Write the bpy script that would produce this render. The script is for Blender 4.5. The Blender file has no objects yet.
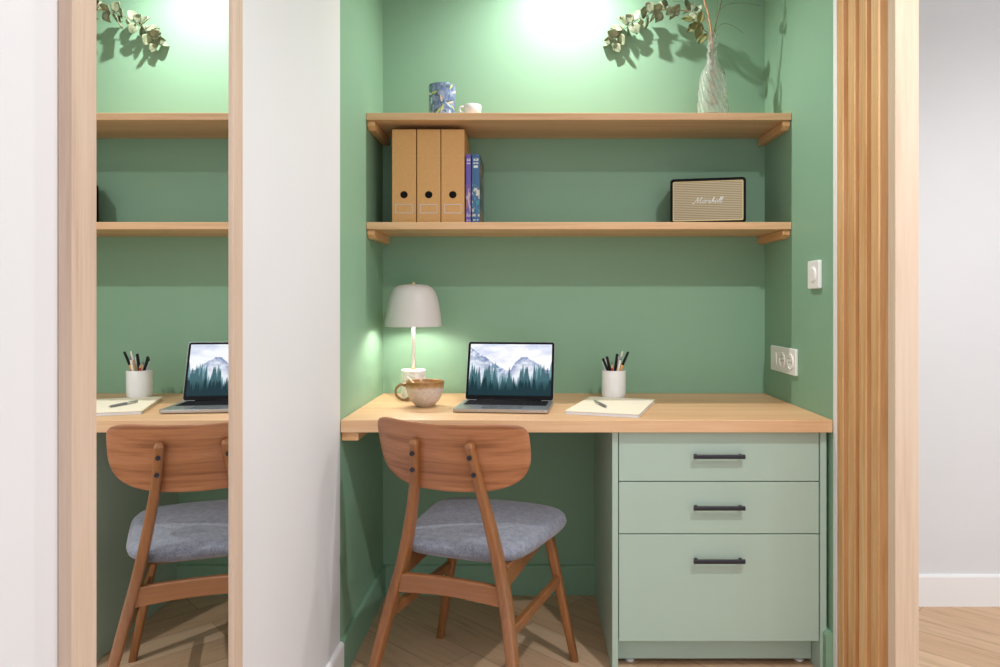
import bpy, bmesh, math, random
from mathutils import Vector, Matrix
random.seed(7)
S = bpy.context.scene
COL = S.collection
PI = math.pi
# ------------------------------------------------------------ camera model
F = 706.0; VX = 530.0; VY = 301.0; H = 1.11
def PX(px, D): return (px - VX) * D / F
def PZ(py, D): return H - (py - VY) * D / F

XL, XR = -0.557, 0.889          # side faces of the recess / left corridor wall
DF, DB = 2.07, 2.674            # front and back of the recess
DESK = 0.761; CEIL = 2.5

# ------------------------------------------------------------ materials
def srgb(r, g, b):
    f = lambda c: (c/255/12.92) if c/255 <= .04045 else ((c/255+.055)/1.055)**2.4
    return (f(r), f(g), f(b), 1)
def newmat(name):
    m = bpy.data.materials.new(name); m.use_nodes = True
    nt = m.node_tree; b = nt.nodes['Principled BSDF']
    return m, nt, b
def N(nt, t, **k):
    n = nt.nodes.new(t)
    for a, v in k.items(): setattr(n, a, v)
    return n
def coords(nt, scale=(1,1,1), rot=(0,0,0), rnd=0.0):
    tc = N(nt, 'ShaderNodeTexCoord'); mp = N(nt, 'ShaderNodeMapping')
    mp.inputs['Scale'].default_value = scale; mp.inputs['Rotation'].default_value = rot
    nt.links.new(tc.outputs['Object'], mp.inputs['Vector'])
    if rnd:
        oi = N(nt, 'ShaderNodeObjectInfo'); mu = N(nt, 'ShaderNodeMath', operation='MULTIPLY'); mu.inputs[1].default_value = rnd
        cb = N(nt, 'ShaderNodeCombineXYZ')
        nt.links.new(oi.outputs['Random'], mu.inputs[0])
        for i in range(3): nt.links.new(mu.outputs[0], cb.inputs[i])
        nt.links.new(cb.outputs[0], mp.inputs['Location'])
    return mp.outputs[0]
def ramp(nt, fac, stops):
    r = N(nt, 'ShaderNodeValToRGB'); e = r.color_ramp.elements
    while len(e) > 1: e.remove(e[-1])
    e[0].position = stops[0][0]; e[0].color = stops[0][1]
    for p, c in stops[1:]:
        x = e.new(p); x.color = c
    nt.links.new(fac, r.inputs[0]); return r.outputs[0]
def noise(nt, vec, scale, detail=3, rough=.5, dist=0):
    n = N(nt, 'ShaderNodeTexNoise'); n.inputs['Scale'].default_value = scale; n.inputs['Detail'].default_value = detail
    n.inputs['Roughness'].default_value = rough; n.inputs['Distortion'].default_value = dist
    nt.links.new(vec, n.inputs['Vector']); return n.outputs['Fac']
def bump(nt, b, h, strength=.1, dist=.002):
    n = N(nt, 'ShaderNodeBump'); n.inputs['Strength'].default_value = strength; n.inputs['Distance'].default_value = dist
    nt.links.new(h, n.inputs['Height']); nt.links.new(n.outputs[0], b.inputs['Normal'])
def plain(name, c, rough=.5, metal=0, nz=0, nscale=40, coat=0, bumpy=0):
    m, nt, b = newmat(name)
    if max(c[:3]) < .04 and not metal: b.inputs['Specular IOR Level'].default_value = .08
    b.inputs['Roughness'].default_value = rough; b.inputs['Metallic'].default_value = metal
    b.inputs['Coat Weight'].default_value = coat
    v = coords(nt); f = noise(nt, v, nscale, 4)
    c0 = tuple(max(0, x*(1-nz)) for x in c[:3]) + (1,); c1 = tuple(min(1, x*(1+nz)) for x in c[:3]) + (1,)
    nt.links.new(ramp(nt, f, [(.3, c0), (.7, c1)]), b.inputs['Base Color'])
    if bumpy: bump(nt, b, f, bumpy)
    return m
def wood(name, cols, axis='X', rough=.45, ring=1.0, fine=1.0, rnd=5.0, coat=0, contrast=1.0, yflat=1.0):
    m, nt, b = newmat(name)
    s = {'X': (.6, 9, 9), 'Y': (9, .6, 9), 'Z': (9, 9, .6)}[axis]
    s2 = {'X': (3, 90, 90), 'Y': (90, 3, 90), 'Z': (90, 90, 3)}[axis]
    s = (s[0], s[1]*yflat, s[2]); s2 = (s2[0], s2[1]*yflat, s2[2])
    v = coords(nt, s, rnd=rnd); v2 = coords(nt, s2, rnd=rnd)
    a = noise(nt, v, 1.6*ring, 5, .55, .6); g = noise(nt, v2, 1.5*fine, 4, .6)
    mx = N(nt, 'ShaderNodeMix'); mx.inputs[0].default_value = .38
    nt.links.new(a, mx.inputs[2]); nt.links.new(g, mx.inputs[3])
    n = len(cols); lo, hi = .5-.22/contrast, .5+.22/contrast
    st = [(lo+(hi-lo)*i/(n-1), c) for i, c in enumerate(cols)]
    nt.links.new(ramp(nt, mx.outputs[0], st), b.inputs['Base Color'])
    b.inputs['Roughness'].default_value = rough; b.inputs['Coat Weight'].default_value = coat
    bump(nt, b, g, .12, .001)
    return m
def paint(name, c, rough=.6, bump_s=.05):
    m, nt, b = newmat(name); v = coords(nt)
    f = noise(nt, v, 2.5, 3); f2 = noise(nt, v, 220, 2)
    nt.links.new(ramp(nt, f, [(.3, tuple(x*.985 for x in c[:3])+(1,)), (.7, tuple(min(1, x*1.015) for x in c[:3])+(1,))]), b.inputs['Base Color'])
    b.inputs['Roughness'].default_value = rough; b.inputs['Specular IOR Level'].default_value = .35
    bump(nt, b, f2, bump_s, .0008)
    return m

M = {}
M['green'] = paint('sage green wall paint', (.237, .415, .290, 1), .5)
M['white'] = paint('white wall paint', (.71, .72, .755, 1), .6)
M['ceil'] = paint('white ceiling paint', (.85, .85, .85, 1), .8)
M['trimw'] = paint('white satin trim', (.84, .84, .86, 1), .4)
M['cab'] = paint('pale sage cabinet lacquer', (.43, .57, .50, 1), .4, .02)
M['oak'] = wood('oiled oak', [srgb(190,146,104), srgb(216,174,132), srgb(230,194,156)], 'X', .42)
M['oaky'] = wood('oiled oak along y', [srgb(190,138,90), srgb(218,170,120), srgb(232,190,145)], 'Y', .42)
M['oakz'] = wood('oak batten', [srgb(176,122,72), srgb(214,168,116), srgb(234,200,154)], 'Z', .5, rnd=9)
M['oakpost'] = wood('pale oak post', [srgb(198,172,148), srgb(218,196,174), srgb(226,208,190)], 'Z', .5, rnd=9)
M['frame'] = wood('light oak mirror frame', [srgb(176,148,128), srgb(200,176,158), srgb(212,192,176)], 'Z', .5, fine=1.6)
M['framex'] = wood('light oak mirror rail', [srgb(176,148,128), srgb(200,176,158), srgb(212,192,176)], 'Y', .5, fine=1.6)
M['ply'] = wood('walnut veneer plywood', [srgb(112,66,38), srgb(164,108,72), srgb(190,134,96)], 'X', .38, ring=2.2, fine=1.0, coat=.1, contrast=1.2, yflat=.12)
M['leg'] = wood('walnut stained beech', [srgb(108,66,34), srgb(140,90,50), srgb(162,108,66)], 'Z', .33, coat=.3)
M['legx'] = wood('walnut stained beech rail', [srgb(112,70,40), srgb(146,96,60), srgb(168,116,76)], 'X', .36, coat=.25)
M['black'] = plain('black metal', (.018, .018, .03, 1), .4, .2)
M['blackp'] = plain('black plastic', (.008, .008, .010, 1), .45)
M['steel'] = plain('brushed steel', (.62, .62, .62, 1), .3, 1.0)
M['brass'] = plain('brass', (.75, .58, .28, 1), .3, 1.0)
M['lampw'] = plain('off white lacquered metal', (.66, .63, .62, 1), .4)
M['plugw'] = plain('white glossy plastic', (.86, .86, .86, 1), .3)
M['shadow'] = plain('dark hollow', (.01, .01, .01, 1), .8)
M['kraft'] = plain('kraft cardboard', srgb(214,164,108), .8, nz=.05, nscale=120, bumpy=.1)
M['paper'] = plain('white paper', (.78, .79, .86, 1), .8, nz=.02)
M['cream'] = plain('cream card cover', (.86, .80, .66, 1), .7, nz=.02)
M['alu'] = plain('silver aluminium', (.50, .51, .54, 1), .32, .85)
M['ceram'] = plain('white glazed ceramic', (.80, .79, .80, 1), .25, nz=.02)
M['marble'] = None
def marble():
    m, nt, b = newmat('white marble'); v = coords(nt)
    f = noise(nt, v, 22, 6, .6, 1.5)
    nt.links.new(ramp(nt, f, [(.35, (.55,.55,.55,1)), (.5, (.88,.87,.85,1)), (.7, (.92,.91,.9,1))]), b.inputs['Base Color'])
    b.inputs['Roughness'].default_value = .3; return m
M['marble'] = marble()
def fabric():
    m, nt, b = newmat('grey blue woven wool'); v = coords(nt)
    f = noise(nt, v, 420, 3, .7); g = noise(nt, v, 60, 3)
    mx = N(nt, 'ShaderNodeMix'); mx.inputs[0].default_value = .25
    nt.links.new(f, mx.inputs[2]); nt.links.new(g, mx.inputs[3])
    nt.links.new(ramp(nt, mx.outputs[0], [(.38, (.10,.115,.16,1)), (.62, (.29,.31,.38,1))]), b.inputs['Base Color'])
    b.inputs['Roughness'].default_value = .95; b.inputs['Sheen Weight'].default_value = .25
    bump(nt, b, f, .5, .001); return m
M['fabric'] = fabric()
def floor_mat():
    m, nt, b = newmat('oak herringbone planks')
    tc = N(nt, 'ShaderNodeTexCoord'); mp = N(nt, 'ShaderNodeMapping')
    mp.inputs['Rotation'].default_value = (0, 0, math.radians(43)); mp.inputs['Location'].default_value = (.23, .31, 0)
    nt.links.new(tc.outputs['Object'], mp.inputs['Vector'])
    br = N(nt, 'ShaderNodeTexBrick'); br.offset = .5; br.inputs['Scale'].default_value = 1
    br.inputs['Brick Width'].default_value = .95; br.inputs['Row Height'].default_value = .14
    br.inputs['Mortar Size'].default_value = .0012; br.inputs['Mortar Smooth'].default_value = .2
    br.inputs['Color1'].default_value = srgb(202,166,134); br.inputs['Color2'].default_value = srgb(224,192,162)
    br.inputs['Mortar'].default_value = srgb(158,128,98)
    nt.links.new(mp.outputs[0], br.inputs['Vector'])
    mp2 = N(nt, 'ShaderNodeMapping'); mp2.inputs['Scale'].default_value = (1.2, 16, 1)
    nt.links.new(mp.outputs[0], mp2.inputs['Vector'])
    f = noise(nt, mp2.outputs[0], 3, 6, .6, .8)
    r = ramp(nt, f, [(.25, (.66,.60,.55,1)), (.48, (.97,.95,.92,1)), (.75, (1.12,1.1,1.08,1))])
    mx = N(nt, 'ShaderNodeMix', data_type='RGBA', blend_type='MULTIPLY'); mx.inputs[0].default_value = .85
    nt.links.new(br.outputs['Color'], mx.inputs[6]); nt.links.new(r, mx.inputs[7])
    nt.links.new(mx.outputs[2], b.inputs['Base Color']); b.inputs['Roughness'].default_value = .45
    bump(nt, b, f, .08, .001); return m
M['floor'] = floor_mat()
def mirror_mat():
    m, nt, b = newmat('silvered mirror'); b.inputs['Metallic'].default_value = 1; b.inputs['Roughness'].default_value = .0
    b.inputs['Base Color'].default_value = (.93, .95, .94, 1); return m
M['mirror'] = mirror_mat()
def glass_mat():
    m, nt, b = newmat('clear cut glass'); b.inputs['Transmission Weight'].default_value = .9; b.inputs['Roughness'].default_value = .04
    b.inputs['IOR'].default_value = 1.45; b.inputs['Base Color'].default_value = (.97, .98, .97, 1); return m
M['glass'] = glass_mat()
def leaf_mat(name, c1, c2):
    m, nt, b = newmat(name); v = coords(nt); f = noise(nt, v, 25, 3)
    nt.links.new(ramp(nt, f, [(.35, c1), (.65, c2)]), b.inputs['Base Color']); b.inputs['Roughness'].default_value = .7
    return m
M['leaf'] = leaf_mat('dried eucalyptus leaf', srgb(100,112,86), srgb(164,174,146))
M['leafg'] = leaf_mat('olive green leaf', srgb(88,98,52), srgb(132,134,78))
M['twig'] = leaf_mat('twig bark', srgb(110,86,60), srgb(140,110,80))
M['reed'] = leaf_mat('dry reed', srgb(190,146,110), srgb(212,172,138))
M['grass'] = leaf_mat('thin green grass', srgb(74,92,50), srgb(104,124,72))
def attr_mat(name, rough=.5, emit=0, coat=0):
    m, nt, b = newmat(name); b.inputs['Specular IOR Level'].default_value = .1 if emit else .4; a = N(nt, 'ShaderNodeAttribute'); a.attribute_name = 'Col'
    if emit:
        b.inputs['Base Color'].default_value = (.01, .01, .012, 1)
        nt.links.new(a.outputs['Color'], b.inputs['Emission Color']); b.inputs['Emission Strength'].default_value = emit
    else: nt.links.new(a.outputs['Color'], b.inputs['Base Color'])
    b.inputs['Roughness'].default_value = rough; b.inputs['Coat Weight'].default_value = coat
    return m
M['screen'] = attr_mat('lit laptop screen', .35, 1.0)
M['print'] = attr_mat('printed cover', .45, 0, .2)
def cup_mat():
    m, nt, b = newmat('speckled stoneware glaze'); tc = N(nt, 'ShaderNodeTexCoord'); sp = N(nt, 'ShaderNodeSeparateXYZ')
    nt.links.new(tc.outputs['Object'], sp.inputs[0])
    v = coords(nt); f = noise(nt, v, 60, 3); f2 = noise(nt, v, 260, 2, .7)
    ad = N(nt, 'ShaderNodeMath', operation='MULTIPLY_ADD'); ad.inputs[1].default_value = .012
    nt.links.new(f, ad.inputs[0]); nt.links.new(sp.outputs[2], ad.inputs[2])
    mr = N(nt, 'ShaderNodeMapRange'); mr.inputs[1].default_value = .066; mr.inputs[2].default_value = .09
    nt.links.new(ad.outputs[0], mr.inputs[0])
    rim = ramp(nt, mr.outputs[0], [(0, (.70,.62,.56,1)), (.35, (.50,.31,.14,1)), (.75, (.33,.16,.045,1))])
    spk = ramp(nt, f2, [(.4, (.72,.66,.62,1)), (.6, (1,1,1,1))])
    mx = N(nt, 'ShaderNodeMix', data_type='RGBA', blend_type='MULTIPLY'); mx.inputs[0].default_value = .8
    nt.links.new(rim, mx.inputs[6]); nt.links.new(spk, mx.inputs[7]); nt.links.new(mx.outputs[2], b.inputs['Base Color'])
    b.inputs['Roughness'].default_value = .25; return m
M['cup'] = cup_mat()
M['cuph'] = plain('amber brown glaze', (.30, .17, .07, 1), .25, nz=.2, nscale=120)
def grille_mat():
    m, nt, b = newmat('salt and pepper grille cloth'); tc = N(nt, 'ShaderNodeTexCoord'); sp = N(nt, 'ShaderNodeSeparateXYZ')
    nt.links.new(tc.outputs['Object'], sp.inputs[0])
    mu = N(nt, 'ShaderNodeMath', operation='MULTIPLY'); mu.inputs[1].default_value = 2*PI/.0062
    si = N(nt, 'ShaderNodeMath', operation='SINE'); nt.links.new(sp.outputs[2], mu.inputs[0]); nt.links.new(mu.outputs[0], si.inputs[0])
    mr = N(nt, 'ShaderNodeMapRange'); mr.inputs[1].default_value = -1; mr.inputs[2].default_value = 1
    nt.links.new(si.outputs[0], mr.inputs[0])
    nt.links.new(ramp(nt, mr.outputs[0], [(.25, (.30,.24,.15,1)), (.6, (.58,.50,.36,1))]), b.inputs['Base Color'])
    b.inputs['Roughness'].default_value = .8; return m
M['grille'] = grille_mat()
def bulb_mat():
    m, nt, b = newmat('lit bulb'); b.inputs['Emission Color'].default_value = (1, .93, .80, 1); b.inputs['Emission Strength'].default_value = 12; return m
M['bulb'] = bulb_mat()
for nm, c in (('pen_black', (.02,.02,.022,1)), ('pen_white', (.8,.78,.75,1)), ('pen_orange', (.85,.38,.08,1)), ('pen_wood', (.72,.48,.27,1)), ('pen_red', (.55,.05,.04,1)), ('pen_grey', (.2,.21,.23,1))):
    M[nm] = plain(nm.replace('_', ' '), c, .35)

# ------------------------------------------------------------ object helpers
def props(o, label=None, cat=None, group=None, kind=None):
    if label: o['label'] = label
    if cat: o['category'] = cat
    if group: o['group'] = group
    if kind: o['kind'] = kind
    return o
def link_mesh(name, me, mat, parent=None, loc=None, rot=None):
    o = bpy.data.objects.new(name, me); COL.objects.link(o)
    if mat: me.materials.append(mat)
    if parent: o.parent = parent
    if loc is not None: o.location = loc
    if rot is not None: o.rotation_euler = rot
    return o
def obj(name, bm, mat, parent=None, smooth=False, bevel=0, seg=2, loc=None, rot=None, sub=0):
    bmesh.ops.recalc_face_normals(bm, faces=bm.faces)
    me = bpy.data.meshes.new(name); bm.to_mesh(me); bm.free()
    o = link_mesh(name, me, mat, parent, loc, rot)
    if smooth:
        for p in me.polygons: p.use_smooth = True
    if bevel:
        b = o.modifiers.new('bevel', 'BEVEL'); b.width = bevel; b.segments = seg; b.limit_method = 'ANGLE'; b.angle_limit = math.radians(40)
    if sub:
        s = o.modifiers.new('sub', 'SUBSURF'); s.levels = sub; s.render_levels = sub
    return o
def empty(name, loc, rz=0, **k):
    o = bpy.data.objects.new(name, None); COL.objects.link(o); o.location = loc; o.rotation_euler = (0, 0, rz)
    o.empty_display_size = .05
    return props(o, **k)
def box(bm, x0, x1, y0, y1, z0, z1):
    v = [bm.verts.new((x, y, z)) for z in (z0, z1) for y in (y0, y1) for x in (x0, x1)]
    for f in ((0,1,3,2), (4,5,7,6), (0,1,5,4), (2,3,7,6), (0,2,6,4), (1,3,7,5)): bm.faces.new([v[i] for i in f])
    return bm
def B(*a):
    bm = bmesh.new(); return box(bm, *a)
def loft(bm, rings, cap=True, closed=True):
    R = [[bm.verts.new(p) for p in r] for r in rings]
    n = len(R[0])
    for a, b in zip(R, R[1:]):
        for i in range(n if closed else n-1):
            j = (i+1) % n; bm.faces.new((a[i], a[j], b[j], b[i]))
    if cap:
        bm.faces.new(R[0][::-1]); bm.faces.new(R[-1])
    return bm
def lathe(bm, prof, seg=48, cx=0, cy=0, cap0=True, cap1=True):
    rings = [[(cx+r*math.cos(2*PI*i/seg), cy+r*math.sin(2*PI*i/seg), z) for i in range(seg)] for r, z in prof]
    R = [[bm.verts.new(p) for p in r] for r in rings]
    for a, b in zip(R, R[1:]):
        for i in range(seg):
            j = (i+1) % seg; bm.faces.new((a[i], a[j], b[j], b[i]))
    if cap0: bm.faces.new(R[0][::-1])
    if cap1: bm.faces.new(R[-1])
    return bm
def rrect(w, h, r, n=4):
    pts = []
    for cx, cy, a0 in ((w/2-r, h/2-r, 0), (-w/2+r, h/2-r, PI/2), (-w/2+r, -h/2+r, PI), (w/2-r, -h/2+r, 1.5*PI)):
        for i in range(n+1):
            a = a0 + PI/2*i/n; pts.append((cx+r*math.cos(a), cy+r*math.sin(a)))
    return pts
def tube(bm, pts, rad, n=8, cap=True):
    P = [Vector(p) for p in pts]; rings = []
    up = None
    for i, p in enumerate(P):
        t = (P[min(i+1, len(P)-1)] - P[max(i-1, 0)]).normalized()
        if up is None:
            up = Vector((0,0,1)) if abs(t.z) < .9 else Vector((1,0,0))
            up = (up - t*up.dot(t)).normalized()
        else: up = (up - t*up.dot(t)).normalized()
        s = t.cross(up); r = rad(i/(len(P)-1)) if callable(rad) else rad
        rings.append([p + (up*math.cos(2*PI*k/n) + s*math.sin(2*PI*k/n))*r for k in range(n)])
    return loft(bm, rings, cap)
def spline(pts, n=8):
    P = [Vector(p) for p in pts]; out = []
    for i in range(len(P)-1):
        p0, p1, p2, p3 = P[max(i-1,0)], P[i], P[i+1], P[min(i+2, len(P)-1)]
        for k in range(n):
            t = k/n
            out.append(.5*((2*p1)+(-p0+p2)*t+(2*p0-5*p1+4*p2-p3)*t*t+(-p0+3*p1-3*p2+p3)*t**3))
    out.append(P[-1]); return out
def color_grid(name, nx, ny, pos, colf, mat, parent, flip=False):
    vs = [pos(i/nx, j/ny) for j in range(ny+1) for i in range(nx+1)]
    fs = []
    for j in range(ny):
        for i in range(nx):
            a = j*(nx+1)+i; f = (a, a+1, a+nx+2, a+nx+1); fs.append(f[::-1] if flip else f)
    me = bpy.data.meshes.new(name); me.from_pydata(vs, [], fs)
    ca = me.color_attributes.new('Col', 'FLOAT_COLOR', 'POINT'); d = []
    for j in range(ny+1):
        for i in range(nx+1): d += list(colf(i/nx, j/ny))[:3] + [1]
    ca.data.foreach_set('color', d)
    for p in me.polygons: p.use_smooth = True
    return link_mesh(name, me, mat, parent)

# ------------------------------------------------------------ the room
def struct(name, bm, mat, **k): return props(obj(name, bm, mat, **k), kind='structure')
struct('floor', B(-2.4, 3.0, -1.6, 2.80, -.08, 0), M['floor'])
struct('ceiling', B(-2.4, 3.0, -1.6, 2.80, CEIL, CEIL+.08), M['ceil'])
struct('wall_left', B(XL-.12, XL, -1.6, DF, 0, CEIL), M['white'])
struct('wall_alcove_left', B(XL-.12, XL, DF, DB+.1, 0, CEIL), M['green'])
struct('wall_back', B(XL, XR, DB, DB+.1, 0, CEIL), M['green'])
bm = B(XR, XR+.075, DF+.001, DB+.1, 0, CEIL)
struct('wall_alcove_right', bm, M['green'])
struct('trim_1', B(XR+.0005, XR+.078, DF-.021, DF+.001, 0, CEIL), M['trimw'])
struct('wall_right', B(XR+.075, 3.0, 2.575, DB+.1, 0, CEIL), M['white'])
def skirting(name, a, b, nrm, mat, h=.112, t=.012):
    # straight skirting from a to b (x,y), protruding along nrm, with a rounded top
    bm = bmesh.new(); prof = [(0, 0), (t, 0), (t, h-.008), (t*.75, h-.002), (t*.35, h), (0, h)]
    rings = [[(p[0]+nrm[0]*u, p[1]+nrm[1]*u, z) for u, z in prof] for p in (a, b)]
    loft(bm, rings); return struct(name, bm, mat)
skirting('baseboard_left', (XL, -1.6), (XL, DF), (1, 0), M['trimw'])
skirting('baseboard_alcove_left', (XL, DF+.003), (XL, DB), (1, 0), M['green'], .115)
skirting('baseboard_back', (XL+.012, DB), (.244, DB), (0, -1), M['green'], .112)
skirting('baseboard_alcove_right', (XR, DF+.003), (XR, 2.2), (-1, 0), M['green'], .135, .02)
skirting('baseboard_right', (XR+.078, 2.575), (3.0, 2.575), (0, -1), M['trimw'], .115)

# ------------------------------------------------------------ oak slat screen
scr = empty('slat_screen', (XR, 1.87, 0), label='screen of vertical oak battens with a pale end post, right of the green recess', cat='slat screen')
for D0, D1, w in ((2.010, 2.047, .055), (1.937, 1.978, .055), (1.872, 1.912, .055), (1.805, 1.845, .055)):
    obj('slat', B(.002, w, -(D1-D0)/2, (D1-D0)/2, 0, CEIL), M['oakz'], scr, bevel=.002, loc=(0, (D0+D1)/2-1.87, 0))
obj('end_post', B(.002, .060, -.018, .018, 0, CEIL), M['oakpost'], scr, bevel=.002, loc=(0, 1.740-1.87, 0))

# ------------------------------------------------------------ mirror on the left wall
mx0, mx1 = .832, 1.327
mir = empty('wall_mirror', (XL, (mx0+mx1)/2, .05), label='tall wall mirror in a light oak frame on the white left wall', cat='mirror')
yc = (mx0+mx1)/2
for y0, y1 in ((mx0, mx0+.0475), (mx1-.044, mx1)):
    obj('frame_stile', B(.0005, .0175, y0-yc, y1-yc, 0, 2.1), M['frame'], mir, bevel=.0012)
for z0 in (0, 2.058):
    obj('frame_rail', B(.001, .017, mx0+.0475-yc, mx1-.044-yc, z0, z0+.042), M['framex'], mir, bevel=.0012)
obj('mirror_glass', B(.005, .013, mx0+.045-yc, mx1-.0415-yc, .035, 2.065), M['mirror'], mir)

# ------------------------------------------------------------ shelves
def shelf(name, zt, zb, label):
    D0 = 2.396
    e = empty(name, ((XL+XR)/2, (D0+DB)/2, zb), label=label, cat='shelf')
    hx = (XR-XL)/2-.001; hy = (DB-D0)/2-.001
    obj('shelf_board', B(-hx, hx, -hy, hy, 0, zt-zb), M['oak'], e, bevel=.0015)
    for s in (-1, 1):
        bm = bmesh.new(); L = [(-hy+.012, -.001), (hy-.002, -.001), (hy-.002, -.029), (-hy+.030, -.029), (-hy+.012, -.017)]
        x0, x1 = sorted((s*hx, s*(hx-.026)))
        loft(bm, [[(x, y, z) for y, z in L] for x in (x0, x1)])
        obj('shelf_bracket', bm, M['oaky'], e, bevel=.002)
    return e
shelf('oak_shelf', 1.749, 1.725, 'upper oak shelf across the green recess, carrying the blue jar and glass vase')
shelf('oak_shelf', 1.378, 1.3535, 'lower oak shelf across the green recess, carrying file boxes and the speaker')

# ------------------------------------------------------------ desk worktop
desk = empty('desk_top', ((XL+XR)/2, (DF+DB)/2, DESK-.037), label='long solid oak worktop spanning the green recess above the drawers', cat='desk')
hx = (XR-XL)/2-.001; hy = (DB-DF)/2
obj('worktop', B(-hx, hx, -hy, hy-.001, 0, .037), M['oak'], desk, bevel=.002)
obj('support_batten', B(-hx, -hx+.05, -hy+.012, hy-.002, -.026, -.0005), M['oaky'], desk, bevel=.002)

# ------------------------------------------------------------ drawer cabinet
cx0, cx1 = .244, .885; c0 = (cx0+cx1)/2; CF = 2.10
cab = empty('drawer_cabinet', (c0, (CF+DB)/2, 0), label='pale sage green three-drawer cabinet under the right end of the worktop', cat='cabinet')
Y = lambda D: D-(CF+DB)/2
top = DESK-.037-.0005
obj('side_panel', B(cx0-c0, cx0+.0175-c0, Y(CF-.004), Y(DB-.002), .001, top), M['cab'], cab, bevel=.001)
obj('side_panel', B(cx1-.023-c0, cx1-.022-c0+.0175, Y(CF-.004), Y(DB-.002), .001, top), M['cab'], cab, bevel=.001)
xi0, xi1 = cx0+.0205-c0, cx1-.0255-c0
obj('carcass', B(xi0-.003, xi1+.002, Y(CF+.022), Y(DB-.003), .10, top-.001), M['cab'], cab)
obj('toe_kick', B(xi0-.002, xi1+.001, Y(CF+.06), Y(CF+.076), .016, .099), M['cab'], cab, bevel=.001)
for z0, z1, hz in ((.5745, .7225, .651), (.4185, .5715, .499), (.098, .4155, .342)):
    d = obj('drawer', B(xi0, xi1, Y(CF), Y(CF+.019), z0, z1), M['cab'], cab, bevel=.0012)
    bm = bmesh.new(); hc = PX(719.5, CF-.02)-c0
    loft(bm, [[(hc+x, Y(CF)-.020+yy, hz+zz) for yy, zz in rrect(.010, .012, .003)] for x in (-.0755, .0755)])
    for s in (-1, 1): box(bm, hc+s*.066-.004, hc+s*.066+.004, Y(CF)-.018, Y(CF)+.001, hz-.002, hz+.004)
    h = obj('handle', bm, M['black'], d); props(h, label='black metal bar handle')
for px in (629, 797):
    bm = bmesh.new(); lathe(bm, [(.014, .0005), (.014, .006), (.009, .008), (.009, .0158)], 20, PX(px, 2.2)-c0, Y(CF+.085))
    obj('foot', bm, M['plugw'], cab, smooth=False)

# ------------------------------------------------------------ chair
YAW = math.radians(-19.3)
ch = empty('dining_chair', (-.079, 2.254, 0), YAW, label='walnut-coloured wooden chair with curved plywood back and grey-blue padded seat at the desk', cat='chair')
def vloft(bm, pts, w, d, r=.006):
    # pts: (u, v, z) along a leg, horizontal rounded rectangular sections
    sp = spline(pts, 6); n = len(sp); rings = []
    for i, p in enumerate(sp):
        t = i/(n-1); ww = w(t) if callable(w) else w; dd = d(t) if callable(d) else d
        rings.append([(p.x+a, p.y+b, p.z) for a, b in rrect(ww, dd, min(r, ww*.45, dd*.45))])
    return loft(bm, rings)
def rear_pts(s):
    return [(s*.229+.009, -.500, 0), (s*.202+.006, -.462, .13), (s*.170+.002, -.420, .29), (s*.144+.002, -.403, .40), (s*.117+.004, -.412, .52), (s*.092+.007, -.438, .64), (s*.078+.009, -.470, .740)]
for s in (-1, 1):
    bm = bmesh.new(); pts = rear_pts(s)
    vloft(bm, pts, lambda t: .024+.004*math.sin(PI*min(1, t*1.2)), lambda t: .026+.016*math.sin(PI*min(1, t*1.15))+.0, .008)
    # rounded top
    tp = pts[-1]; w0 = .0262
    rings = [[(tp[0]+a*k, tp[1]+b*k, tp[2]+dz) for a, b in rrect(.0243, .030, .008)] for k, dz in ((1, 0), (.93, .006), (.7, .011), (.3, .0135))]
    loft(bm, rings)
    leg = obj('leg', bm, M['leg'], ch, smooth=True)
    em = leg.modifiers.new('edge', 'EDGE_SPLIT'); em.split_angle = math.radians(50)
    for z in (.715, .671):
        # position on the rear face
        sp = spline(pts, 12); q = min(sp, key=lambda p: abs(p.z-z))
        bm = bmesh.new(); rr = .0062
        loft(bm, [[(q.x-.001+rr*math.cos(a*PI/8), q.y+yy, q.z+rr*math.sin(a*PI/8)) for a in range(16)] for yy in (-.0175, -.006)])
        props(obj('bolt_cap', bm, M['black'], leg), label='black round bolt cap')
    bm = bmesh.new()
    vloft(bm, [(s*.230, .0, 0), (s*.205, -.010, .13), (s*.172, -.022, .30), (s*.150, -.030, .408)], lambda t: .023+.007*t, lambda t: .023+.010*t, .007)
    leg = obj('leg', bm, M['leg'], ch, smooth=True); em = leg.modifiers.new('edge', 'EDGE_SPLIT'); em.split_angle = math.radians(50)
    # seat rail and lower stretcher along the side
    def bar(p0, p1, w, h0, h1, sag=0):
        p0, p1 = Vector(p0), Vector(p1); bm = bmesh.new(); rings = []
        t = (p1-p0); t.z = 0; t.normalize(); sd = Vector((-t.y, t.x, 0))
        for k in range(9):
            f = k/8; c = p0.lerp(p1, f); hh = h0+(h1-h0)*f; arch = sag*math.sin(PI*f)
            rings.append([c + sd*a + Vector((0, 0, b*(1-arch/hh/1.0)+arch/2)) for a, b in rrect(w, hh, .004)])
        return loft(bm, rings)
    o = obj('seat_rail', bar((s*.149, -.392, .390), (s*.150, -.035, .408), .020, .062, .034), M['leg'], ch)
    o = obj('side_stretcher', bar((s*.177, -.424, .262), (s*.184, -.018, .255), .018, .030, .026), M['leg'], ch)
def crossbar(u0, u1, v, z, w, h, sag):
    bm = bmesh.new(); rings = []
    for k in range(13):
        f = k/12; u = u0+(u1-u0)*f; a = sag*math.sin(PI*f)
        rings.append([(u, v+b, z+c+a*.5+(a*.5 if c < 0 else -a*.0)) for b, c in rrect(w, h, .004)])
    return loft(bm, rings)
obj('rear_stretcher', crossbar(-.157, .160, -.411, .348, .020, .052, .010), M['legx'], ch)
obj('cross_rail', crossbar(-.145, .145, -.040, .400, .020, .034, 0), M['legx'], ch)
obj('cross_rail', crossbar(-.140, .140, -.300, .404, .020, .024, 0), M['legx'], ch)
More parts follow.
